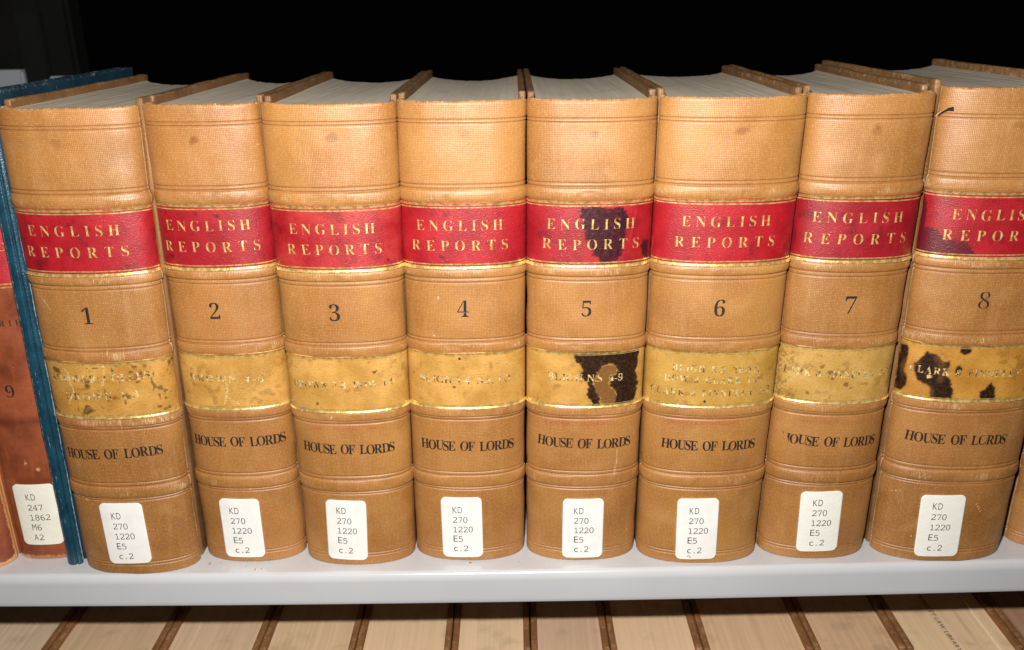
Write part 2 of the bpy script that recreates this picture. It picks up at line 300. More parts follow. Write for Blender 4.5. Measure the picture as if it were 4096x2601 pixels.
def poly_sd(px, py, pts):
    ins = np.zeros(px.shape, bool); n = len(pts); d = np.full(px.shape, 9.0)
    for i in range(n):
        a, b = pts[i], pts[(i + 1) % n]
        c = ((a[1] > py) != (b[1] > py)) & (px < (b[0] - a[0]) * (py - a[1]) / (b[1] - a[1] + 1e-12) + a[0])
        ins ^= c; d = np.minimum(d, seg_dist(px, py, a, b))
    return np.where(ins, -d, d)
def stain(U, Z, pts, soft=0.5, jit=1.0, seed=0):
    """U, Z in mm; polygon in mm -> 0..1 with a wandering, bleeding edge."""
    n = (vnoise(U / 1e3, Z / 1e3, 700, seed) + vnoise(U / 1e3, Z / 1e3, 1700, seed + 3) * 0.6 - 0.8) * jit
    return 1 - sstep(poly_sd(U, Z, pts) + n, -soft, soft)

# ------------------------------------------------------------------ the book's geometry
PE = 2.2
_th = np.linspace(-np.pi / 2, np.pi / 2, 401)
_SX = np.sign(np.sin(_th)) * np.abs(np.sin(_th)) ** (2 / PE)
_SD = 1 - np.abs(np.cos(_th)) ** (2 / PE)

class Shape:
    """A rounded spine of width w and bulge b; surface(u, z, off) maps arc length and height to local space."""
    def __init__(s, w, b, lean, tp, H, depth):
        s.w, s.b, s.lean, s.tp, s.H, s.depth = w, b, lean, tp, H, depth
        s.X = _SX * w / 2; s.D = _SD * b
        s.U = np.concatenate([[0], np.cumsum(np.hypot(np.diff(s.X), np.diff(s.D * 0.92)))]); s.U -= s.U[-1] / 2
        tx, ty = np.gradient(s.X, s.U), np.gradient(s.D, s.U)
        l = np.hypot(tx, ty); s.NX, s.NY = ty / l, -tx / l
        s.um = s.U[-1]
    def kz(s, z): return 1 - 0.2 * z / s.H
    def warp(s, x, z): return x * (1 + s.tp * (z / s.H - 0.5)) + s.lean * z
    def surface(s, u, z, off):
        u = np.clip(u, -s.um, s.um)
        X = np.interp(u, s.U, s.X); D = np.interp(u, s.U, s.D); nx = np.interp(u, s.U, s.NX); ny = np.interp(u, s.U, s.NY)
        return np.stack([s.warp(X + off * nx, z), D * s.kz(z) + off * ny, z + 0 * X], -1)

BANDS = [(0.2126, 0.0031), (0.1728, 0.0024), (0.1322, 0.0031), (0.0946, 0.0032), (0.0523, 0.0036)]
GROOVES = [0.2490, 0.2473, 0.2182, 0.2162, 0.1702, 0.1680, 0.1371, 0.1352, 0.0922, 0.0903, 0.0584, 0.0562, 0.0487, 0.0472, 0.0080, 0.0062]
def relief(z, dz):
    r = np.zeros_like(z); g = np.zeros_like(z); bnd = np.zeros_like(z)
    for c, hw in BANDS:
        t = np.clip(np.abs(z - c - dz) / hw, 0, 1); f = np.sqrt(np.clip(1 - t ** 2.4, 0, 1)); r += 0.0009 * f; bnd = np.maximum(bnd, f)
    for c in GROOVES:
        cz = c + (dz if c > 0.02 and c < 0.24 else 0)
        f = np.exp(-((z - cz) / 0.00034) ** 2); r -= 0.00042 * f; g = np.maximum(g, f)
    return r, g, bnd

def spine_mesh(S, name, dz, relief_on=True, nu=110, zt=None, masks=None, hub=None):
    """The cloth over the spine, turned in at head and foot and folded into the joints at both sides."""
    zt = zt or S.H - 0.0026
    zs = np.unique(np.concatenate([np.linspace(0.0012, zt - 0.0013, 330 if relief_on else 60)] + ([c + (dz if 0.02 < c < 0.24 else 0) + np.array([-.0007, -.00045, -.0002, 0, .0002, .00045, .0007]) for c in GROOVES] if relief_on else [])))
    zs = zs[(zs >= 0.0012) & (zs <= zt - 0.0013)]
    base, g, bnd = relief(zs, dz) if relief_on else (0 * zs, 0 * zs, 0 * zs)
    rows = [(0.0035, -0.0024, 0, 0, 0.3), (0.0002, -0.0020, 0, 0, 0.6), (0.0001, -0.0009, 0, 0, 1.0), (0.0005, -0.0002, 0, 0, 0.9)]
    rows += [(z, o, a, c, 0.0) for z, o, a, c in zip(zs, base, g, bnd)]
    for ph in np.linspace(0.25, 1.0, 4) * math.pi / 2:
        rows.append((zt - 0.0013 + 0.0013 * math.sin(ph), -0.0013 + 0.0013 * math.cos(ph), 0, 0, 0.25 + 0.45 * math.sin(ph)))
    rows += [(zt - 0.0002, -0.0022, 0, 0, 0.5), (zt - 0.0015, -0.0027, 0, 0, 0.1), (zt - 0.006, -0.0029, 0, 0, 0)]
    R = np.array(rows); nr = len(R)
    th = np.linspace(-math.pi / 2, math.pi / 2, nu)
    uu = np.interp(th, _th, S.U)
    Z = np.repeat(R[:, 0:1], nu, 1); Uu = np.repeat(uu[None], nr, 0); O = np.repeat(R[:, 1:2], nu, 1)
    dent = np.repeat(R[:, 3:4], nu, 1)
    O = O - 0.0006 * dent * sstep(vnoise(Uu, Z * 0 + np.floor(Z * 28), 75, S.w * 313) * 0.7 + vnoise(Uu, Z, 260, S.w * 71) * 0.3, 0.42, 0.9)
    O = O + (vnoise(Uu, Z, 90, dz * 9e3 + S.w * 1e3) - 0.5) * 0.0005
    # wavy worn edge at the head
    Z = Z + np.where(Z > zt - 0.0014, ((vnoise(Uu, Z * 0, 150, S.w * 999) - 0.5) * 0.0006 + (vnoise(Uu, Z * 0, 900, S.w * 99) - 0.5) * 0.00035), 0)
    if hub is not None: O = O + hub(Uu, Z)
    P = S.surface(Uu, Z, O)
    # joints
    def ext(side):
        e = P[:, 0 if side < 0 else -1].copy(); out = []
        for dx, ya in ((0.0004, 0.0010), (0.0013, 0.0022), (0.0015, 0.0034), (0.0010, 0.0046)):
            q = e.copy(); q[:, 0] -= side * dx
            yb = S.b + ya
            q[:, 1] = np.where(True, e[:, 1] + (yb - e[:, 1]) * (ya / 0.0046), 0)
            out.append(q)
        return out
    Lx = ext(-1)[::-1]; Rx = ext(1)
    P = np.concatenate([np.stack(Lx, 1), P, np.stack(Rx, 1)], 1); nc = P.shape[1]
    Uf = np.concatenate([np.stack([Uu[:, 0] - d for d in (0.0046, 0.0034, 0.0022, 0.001)], 1), Uu, np.stack([Uu[:, -1] + d for d in (0.001, 0.0022, 0.0034, 0.0046)], 1)], 1)
    Zf = np.concatenate([Z[:, :4], Z, Z[:, :4]], 1)
    W = np.repeat(R[:, 4:5], nc, 1)
    G = np.repeat(R[:, 2:3], nc, 1) * (0.55 + 0.6 * vnoise(Uf, Zf, 300, 3))
    B = np.repeat(R[:, 3:4], nc, 1)
    W = np.maximum(W, 0.50 * sstep(B, 0.3, 1.0) * (0.35 + 0.85 * vnoise(Uf, Zf, 90, S.w * 500)))
    edge = np.exp(-((np.abs(Uf) - S.um + 0.0003) / 0.0011) ** 2); W = np.maximum(W, edge * (0.75 + 0.5 * vnoise(Uf, Zf, 120, S.w * 77)))
    mk = np.stack([W, G, 0 * W, 0 * W], -1)
    if masks is not None: masks(Uf * 1e3, Zf * 1e3, mk)
    return mesh_from(name, P.reshape(-1, 3), grid_faces(nr, nc), np.stack([Uf, Zf], -1).reshape(-1, 2), mk.reshape(-1, 4))

def patch_mesh(S, name, u0, u1, z0, z1, off, du=0.0004, dzz=0.0004, masks=None, thick=0.0003, tilt=None, rad=0.0, wob=0.0):
    """A sheet wrapped on the spine (label, sticker) with a turned-down edge; rad = rounded corners."""
    nu = max(8, int((u1 - u0) / du)); nz = max(3, int((z1 - z0) / dzz))
    b = np.linspace(0, 1, nz)
    if rad: b = np.unique(np.concatenate([b, np.array([.0004, .0015, .0035, .006, .01, .015, .022, .03, .045, .06]), 1 - np.array([.0004, .0015, .0035, .006, .01, .015, .022, .03, .045, .06])]))
    a = np.linspace(0, 1, nu)
    A, Bb = np.meshgrid(a, b)
    hz = (z1 - z0); ZZ = z0 + hz * Bb; hw = np.full_like(ZZ, (u1 - u0) / 2)
    if rad:
        e = np.minimum(ZZ - z0, z1 - ZZ); e = np.clip(rad - e, 0, rad); hw = hw - (rad - np.sqrt(np.clip(rad ** 2 - e ** 2, 0, None)))
    UU = (u0 + u1) / 2 + (A - 0.5) * 2 * hw
    if wob:
        sgn = np.sign(A - 0.5) * (np.abs(A - 0.5) * 2) ** 8
        UU = UU + sgn * (vnoise(ZZ, ZZ * 0 + sgn.round(), 220, z0 * 900) - 0.5) * wob
    OO = np.full_like(UU, off)
    # skirt
    pad = lambda q: np.pad(q, 1, mode='edge')
    UU, ZZ, OO, A, Bb = map(pad, (UU, ZZ, OO, A, Bb))
    OO[0] = OO[-1] = off - thick; OO[:, 0] = OO[:, -1] = off - thick
    if tilt is not None:
        cu, cz, ang = tilt; c, s = math.cos(ang), math.sin(ang)
        UU, ZZ = cu + (UU - cu) * c - (ZZ - cz) * s, cz + (UU - cu) * s + (ZZ - cz) * c
    P = S.surface(UU, ZZ, OO)
    mk = np.zeros(UU.shape + (4,))
    if masks is not None: masks(UU * 1e3, ZZ * 1e3, mk)
    return mesh_from(name, P.reshape(-1, 3), grid_faces(*UU.shape), np.stack([UU, ZZ], -1).reshape(-1, 2), mk.reshape(-1, 4))

def join_arrays(parts):
    Vs, Fs, n = [], [], 0
    for V, Fq in parts:
        Vs.append(V); Fs.append(np.asarray(Fq) + n); n += len(V)
    return np.concatenate(Vs), np.concatenate(Fs)

def rules_mesh(S, name, u, strips, off):
    parts = []
    for z0, z1 in strips:
        U, Zr = np.meshgrid(np.linspace(-u, u, 150), np.linspace(z0, z1, 7))
        wide = (z1 - z0) > 0.001; low = z0 < sum(s_[0] for s_ in strips) / len(strips)
        tt = (Zr - z0) / (z1 - z0); tt = 1 - tt if low else tt
        curl = 0.0007 * tt ** 2 if wide else 0 * tt
        Zr = Zr + (vnoise(U, Zr * 0, 90, z0 * 1e4) - 0.5) * 0.00022
        parts.append((S.surface(U, Zr, off + curl).reshape(-1, 3), grid_faces(*U.shape)))
    return mesh_from(name, *join_arrays(parts))

# ------------------------------------------------------------------ lettering
_GL = {}
def fancy(ch, style):
    if style == 'serif':
        if ch.isupper(): return chr(0x1D400 + ord(ch) - 65)
        if ch.isdigit(): return chr(0x1D7CE + int(ch))
    if style == 'mono':
        if ch.isdigit(): return chr(0x1D7F6 + int(ch))
    return ch
def glyph(ch, style, thin):
    key = (ch, style, thin)
    if key not in _GL:
        cu = bpy.data.curves.new('glyph', 'FONT'); cu.body = fancy(ch, style); cu.size = 1.0; cu.resolution_u = 5; cu.offset = thin
        o = bpy.data.objects.new('glyph', cu); COL.objects.link(o)
        dg = bpy.context.evaluated_depsgraph_get(); ev = o.evaluated_get(dg); me = ev.to_mesh()
        bm = bmesh.new(); bm.from_mesh(me); ev.to_mesh_clear()
        bmesh.ops.remove_doubles(bm, verts=bm.verts, dist=1e-5)
        if bm.verts:
            x0 = min(v.co.x for v in bm.verts); x1 = max(v.co.x for v in bm.verts)
            x = x0 + 0.12
            while x < x1 - 0.03:
                bmesh.ops.bisect_plane(bm, geom=bm.verts[:] + bm.edges[:] + bm.faces[:], plane_co=(x, 0, 0), plane_no=(1, 0, 0)); x += 0.12
            bmesh.ops.triangulate(bm, faces=bm.faces)
            bm.verts.index_update()
            V = np.array([v.co[:2] for v in bm.verts]); Fq = np.array([[v.index for v in f.verts] for f in bm.faces], int)
            V[:, 0] -= x0
            _GL[key] = (V, Fq, x1 - x0)
        else: _GL[key] = (np.zeros((0, 2)), np.zeros((0, 3), int), 0.28)
        bm.free(); bpy.data.objects.remove(o); bpy.data.curves.remove(cu)
    return _GL[key]
CAP = {}
def cap_h(style):
    if style not in CAP: CAP[style] = float(glyph('H', style, 0.0)[0][:, 1].max())
    return CAP[style]
def text_flat(body, h, width=None, style='serif', thin=0.0, jitter=0.0, pitch=None, seed=1, space=0.30, xs=1.0):
    """2-D lettering in metres, left end at 0, baseline at 0. width = total length (letter-spaced to fit); pitch = typewriter step."""
    rd = random.Random(seed); k = h / cap_h(style)
    gl = [glyph(c, style, thin) for c in body]
    ws = [(space * h * 1.4 if c == ' ' else g[2] * k * xs) for c, g in zip(body, gl)]
    gap = 0.1 * h if width is None else (width - sum(ws)) / max(1, len(body) - 1)
    x = 0.0; parts = []
    for i, (c, g, w) in enumerate(zip(body, gl, ws)):
        if len(g[0]):
            sx = xs if not pitch else min(1.0, pitch * 0.82 / max(w, 1e-6))
            V = g[0] * k; V = V * np.array([sx, 1.0])
            if pitch: w = w * sx
            if pitch: px = i * pitch + (pitch * 0.86 - w) / 2
            else: px = x
            a = rd.gauss(0, jitter * 0.06); dy = rd.gauss(0, jitter * 0.04 * h)
            c0 = np.array([w / 2, h / 2]); R2 = np.array([[math.cos(a), -math.sin(a)], [math.sin(a), math.cos(a)]])
            V = (V - c0) @ R2.T + c0 + np.array([px, dy])
            parts.append((V, g[1]))
        x += w + gap
    return join_arrays(parts)
def text_on(S, name, items, off, m, parent):
    """items: list of (V2, F, u, z, angle) placed on the spine and joined into one mesh."""
    parts = []
    for V, Fq, u, z, ang in items:
        c, s = math.cos(ang), math.sin(ang)
        U = u + V[:, 0] * c - V[:, 1] * s; Zz = z + V[:, 0] * s + V[:, 1] * c
        parts.append((S.surface(U, Zz, np.full(len(U), off)), Fq))
    V, Fq = join_arrays(parts)
    return link(name, mesh_from(name, V, Fq, smooth=True), m, parent)

# ------------------------------------------------------------------ boards and pages
def board(S, name, side, thick, m, parent, y0=None, z0=0.0):
    bm = bmesh.new(); y0 = S.b + 0.0034 if y0 is None else y0
    x1 = S.w / 2 - 0.0002; x0 = x1 - thick
    bmesh.ops.create_cube(bm, size=1)
    for v in bm.verts:
        v.co.x = (x0 + (v.co.x + 0.5) * (x1 - x0)) * side; v.co.y = y0 + (v.co.y + 0.5) * (S.depth - y0); v.co.z = z0 + (v.co.z + 0.5) * (S.H - z0)
    if side < 0: bmesh.ops.reverse_faces(bm, faces=bm.faces)
    bmesh.ops.subdivide_edges(bm, edges=[e for e in bm.edges if abs(e.verts[0].co.y - e.verts[1].co.y) > 0.05], cuts=24)
    es = [e for e in bm.edges if len(e.link_faces) == 2 and e.calc_face_angle(0) > 0.5]
    bmesh.ops.bevel(bm, geom=es, offset=min(0.0009, thick * 0.3), segments=2, affect='EDGES', profile=0.6)
    for v in bm.verts:
        n = float(vnoise(v.co.y, v.co.z * 0 + side, 60, S.w * 800)) - 0.5
        f = max(0.0, (v.co.z - S.H + 0.02) / 0.02); v.co.z += n * 0.0008 * f
        fb = max(0.0, (v.co.y - S.depth + 0.006) / 0.006) * f; v.co.x += side * 0.0007 * fb * (n + 0.2); v.co.z -= 0.0012 * fb * abs(n + 0.3)
        v.co.x += side * n * 0.0005
        v.co.x = float(S.warp(v.co.x, v.co.z))
    me = bpy.data.meshes.new(name); bm.to_mesh(me); bm.free()
    for p_ in me.polygons: p_.use_smooth = True
    return link(name, me, m, parent)

def pages(S, name, thick, m, parent, drop=0.0042, ny=26, hollow=0.017, seed=0):
    hx = S.w / 2 - thick - 0.0003; zt = S.H - drop
    xs = np.linspace(-hx, hx, 61); ny = 26
    front = np.interp(xs, S.X, S.D) * 0.84 + 0.0030
    back = S.depth - 0.0045 - hollow * (1 - (np.abs(xs) / hx) ** 2.2)
    T = np.linspace(0, 1, ny)[:, None]
    Y = front[None] * (1 - T) + back[None] * T; X = np.repeat(xs[None], ny, 0)
    hgt = zt + (vnoise(X, Y * 0.05, 420, seed) - 0.5) * 0.00035 + (vnoise(X, Y * 0.3, 60, seed + 5) - 0.5) * 0.0006 - 0.0017 * T ** 1.5 * (1 - (X / hx) ** 2)
    top = np.stack([S.warp(X, hgt), Y, hgt], -1)
    bot = np.stack([S.warp(X, 0.004 + 0 * X), Y, 0.004 + 0 * X], -1)
    nv = ny * 61; i = np.arange(nv).reshape(ny, 61)
    Fq = [grid_faces(ny, 61), grid_faces(ny, 61)[:, ::-1] + nv]
    def wall(a): return np.stack([a[:-1], a[:-1] + nv, a[1:] + nv, a[1:]], -1)
    Fq += [wall(i[0]), wall(i[-1][::-1]), wall(i[:, 0][::-1]), wall(i[:, -1])]
    # separate walls keep sharp edges through flat shading
    me = mesh_from(name, np.concatenate([top.reshape(-1, 3), bot.reshape(-1, 3)]), np.concatenate(Fq), smooth=False)
    return link(name, me, m, parent)

def thing(name, label, cat, loc=(0, 0, 0), rz=0.0, group=None):
    o = bpy.data.objects.new(name, None); COL.objects.link(o); o.location = loc; o.rotation_euler = (0, 0, rz)
    o.empty_display_size = 0.02; o['label'] = label; o['category'] = cat
    if group: o['group'] = group
    return o
def tag(o, label, cat, group=None, kind=None):
    o['label'] = label; o['category'] = cat
    if group: o['group'] = group
    if kind: o['kind'] = kind
    return o

# ------------------------------------------------------------------ shelves
def shelf(name, zt, y_front, slope, x0, x1, depth, m, lip=0.0205, r=0.0035, back_lip=0.02):
    prof = []
    prof += [(y_front + depth, zt - back_lip), (y_front + depth, zt), (y_front + 0.02, zt)]
    # a tight fold at the top edge, then a slower roll into the front face
    r1, r2, a1 = 0.0030, 0.0080, math.radians(60)
    pts_ = []; y, z = 0.0, 0.0
    for k in range(17):
        ph = a1 * k / 16; pts_.append((-r1 * math.sin(ph), -r1 * (1 - math.cos(ph))))
    y, z = pts_[-1]
    for k in range(1, 9):
        ph = a1 + (math.pi / 2 - a1) * k / 8
        pts_.append((y - r2 * (math.sin(ph) - math.sin(a1)), z - r2 * (math.cos(a1) - math.cos(ph))))
    prof += [(y_front + (py - pts_[-1][0]), zt + pz) for py, pz in pts_]
    prof += [(y_front, zt - lip + 0.0030), (y_front, zt - lip + 0.0012), (y_front + 0.0003, zt - lip + 0.0004), (y_front + 0.0012, zt - lip), (y_front + 0.012, zt - lip), (y_front + 0.0125, zt - lip + 0.0008),
             (y_front + 0.012, zt - lip + 0.0014), (y_front + 0.0018, zt - lip + 0.0016), (y_front + 0.0016, zt - 0.004), (y_front + 0.004, zt - 0.0014), (y_front + depth - 0.0014, zt - 0.0014), (y_front + depth - 0.0014, zt - back_lip)]
    n = len(prof); xs = np.linspace(x0, x1, 41)
    V = np.array([[x, y + slope * x - 0.0036 * max(0.0, 1 - (x / 0.33) ** 2) * (1 if y < y_front + 0.03 else 0), z] for x in xs for y, z in prof]); F = []
    for k in range(40):
        for j in range(n):
            a, b = k * n + j, k * n + (j + 1) % n; F.append((a, b, b + n, a + n))
    me = mesh_from(name, V, F)
    bm = bmesh.new(); bm.from_mesh(me); bmesh.ops.recalc_face_normals(bm, faces=bm.faces)
    for f in bm.faces: f.smooth = True
    for e in bm.edges:
        if e.calc_face_angle(0) > 0.6: e.smooth = False
    bm.to_mesh(me); bm.free()
    return link(name, me, m)

STEEL = mat_steel('shelf_paint', (0.54, 0.545, 0.565), 0.17)
sh = shelf('steel_shelf', 0.0, -0.0150, 0.010, -0.55, 0.55, 0.25, STEEL)
tag(sh, 'light grey painted steel shelf with rounded front lip under the numbered books', 'shelf')
sh2 = shelf('steel_shelf', -0.335, -0.0150, 0.010, -0.55, 0.55, 0.25, STEEL)
tag(sh2, 'lower grey steel shelf under the books that show only their tops', 'shelf')

# the far side of the stack: a dim steel upright with slots and a pale shelf end behind the teal book
def box_bm(bm, x0, x1, y0, y1, z0, z1, bev=0.001):
    r = bmesh.ops.create_cube(bm, size=1)
    for v in r['verts']:
        v.co = Vector((x0 + (v.co.x + .5) * (x1 - x0), y0 + (v.co.y + .5) * (y1 - y0), z0 + (v.co.z + .5) * (z1 - z0)))
    es = set(e for v in r['verts'] for e in v.link_edges)
    bmesh.ops.bevel(bm, geom=list(es), offset=bev, segments=2, affect='EDGES')
def bm_obj(name, bm, m, parent=None):
    me = bpy.data.meshes.new(name); bm.to_mesh(me); bm.free()
    return link(name, me, m, parent)
DIM = mat_plain('upright_paint', (0.012, 0.012, 0.0115), 0.8, 0.2, 20, 0.05)
PALE = mat_steel('rear_shelf_paint', (0.40, 0.42, 0.46), 0.5, 6.0)
DARK = mat_plain('slot_dark', (0.003, 0.003, 0.003), 0.9)
ry = 0.50
up = thing('shelf_upright', 'dim dark steel upright with slots in the black space behind the teal book', 'upright', (-0.455, ry, -0.6))
bm = bmesh.new(); box_bm(bm, -0.072, 0.012, 0, 0.03, 0, 1.35, 0.004); bm_obj('post', bm, DIM, up)
for k in range(12):
    bm = bmesh.new(); box_bm(bm, -0.030, -0.018, -0.0012, 0.004, 0.515 + k * 0.055, 0.545 + k * 0.055, 0.0005); bm_obj('slot', bm, DARK, up)
rs = thing('rear_shelf', 'pale grey steel shelf end just showing behind the teal book', 'shelf', (-0.50, ry - 0.04, 0.0))
bm = bmesh.new(); box_bm(bm, -0.12, 0.021, 0, 0.012, 0.12, 0.246, 0.002); bm_obj('end_plate', bm, PALE, rs)
bm = bmesh.new(); box_bm(bm, 0.045, 0.125, 0, 0.012, 0.12, 0.2395, 0.002); bm_obj('end_plate', bm, PALE, rs)
bm = bmesh.new(); box_bm(bm, 0.0215, 0.0445, 0.004, 0.014, 0.12, 0.30, 0.001); bm_obj('gap_shade', bm, DARK, rs)  # black box painting the dark gap between the two plates

# ------------------------------------------------------------------ materials shared by the row
TAN0, TAN1 = (0.30, 0.135, 0.040), (0.46, 0.225, 0.072)
BOARD = mat_board('board_cloth', 2.0, (0.155, 0.075, 0.027), (0.25, 0.125, 0.047), (0.5, 0.36, 0.22), 0.26)
GOLD = mat_gold('gold_leaf', 0.27, 0.45, (0.84, 0.60, 0.23), (0.50, 0.31, 0.09))
GOLD_RULE = mat_gold('gold_rule', 0.30, 0.6, (0.92, 0.68, 0.26), (0.58, 0.37, 0.11), 0.30)
GOLD_FADED = mat_gold('faded_gold', 0.28, 0.35, (0.90, 0.70, 0.34), (0.17, 0.085, 0.02))
INK = mat_ink('stamped_ink', (0.024, 0.016, 0.014), 0.36)
INK_NUM = mat_ink('numeral_ink', (0.018, 0.015, 0.017), 0.39)
TYPE = mat_ink('typewriter_ink', (0.03, 0.028, 0.03), 0.26)
PAPER = mat_paper('sticker_paper')
PAPER_CREAM = mat_plain('cream_sticker_paper', (0.83, 0.82, 0.75), 0.42, 0.05, 220)
PAPER_OLD = mat_plain('old_sticker_paper', (0.80, 0.77, 0.66), 0.45, 0.06, 150)
PALE_THREAD = mat_plain('frayed_thread', (0.80, 0.66, 0.44), 0.8, 0.4, 900)
TEAR_SHADE_DIRT = mat_plain('tear_shade_and_dirt', (0.02, 0.008, 0.005), 0.9)  # near-black: painted shade inside the tear, also the colour of a dirt speck

FIT = {1: (-0.2171, 0.0665, 0.0166, -0.01717, 0.0150, -0.003, 0.035), 2: (-0.15397, 0.05784, 0.00617, -0.00625, 0.01471, -0.00444, -0.01409), 3: (-0.0915, 0.06454, 0.00719, -0.01033, 0.01578, 0.00192, 0.04091), 4: (-0.02773, 0.0636, 0.00935, -0.00697, 0.01602, -0.002, 0.00249), 5: (0.03702, 0.06341, 0.00713, -0.00802, 0.01597, -0.00249, 0.01587), 6: (0.10451, 0.07009, 0.00755, -0.01189, 0.01686, -0.00152, 0.03153), 7: (0.17212, 0.0619, 0.00782, -0.0085, 0.01642, -0.00149, -0.00285), 8: (0.24449, 0.0755, -0.00072, -0.01214, 0.01712, 0.00261, 0.02), 9: (0.3235, 0.066, 0.0, -0.003, 0.016, 0, 0.01)}
DZ = {1: 0.0006, 2: 0.0, 3: -0.0006, 4: -0.0004, 5: 0.0, 6: 0.0010, 7: 0.0010, 8: 0.0030, 9: 0.001}
HH = {1: 0.2600, 2: 0.2600, 3: 0.2600, 4: 0.2603, 5: 0.2605, 6: 0.2612, 7: 0.2615, 8: 0.2640, 9: 0.2625}
ROW = 'numbered tan law books on the steel shelf'
LABELS = {
    1: 'tan book numbered 1 with crackled yellow label, beside the thin teal book',
    2: 'narrowest numbered tan book, number 2, with BROWN 4-6 on its yellow label',
    3: 'tan cloth law book numbered 3 with rubbed pinkish red label and BROWN DOW lettering',
    4: 'tan book numbered 4 with BLIGH label bearing one dark speck at its top',
    5: 'tan cloth law book numbered 5 with black burn stains on its red and yellow labels',
    6: 'tan cloth law book numbered 6 with three lines of lettering on its yellow label',
    7: 'tan cloth law book numbered 7 with small brown spots on its greenish yellow label',
    8: 'tan cloth law book numbered 8 with leopard-like dark spots on its yellow label',
    9: 'tan cloth law book cut off by the right edge of the photo, behind book 8',
}
RED_T = {1: 1.0, 2: 0.95, 3: 1.1, 4: 1.05, 5: 0.95, 6: 1.08, 7: 0.86, 8: 1.0, 9: 1.0}

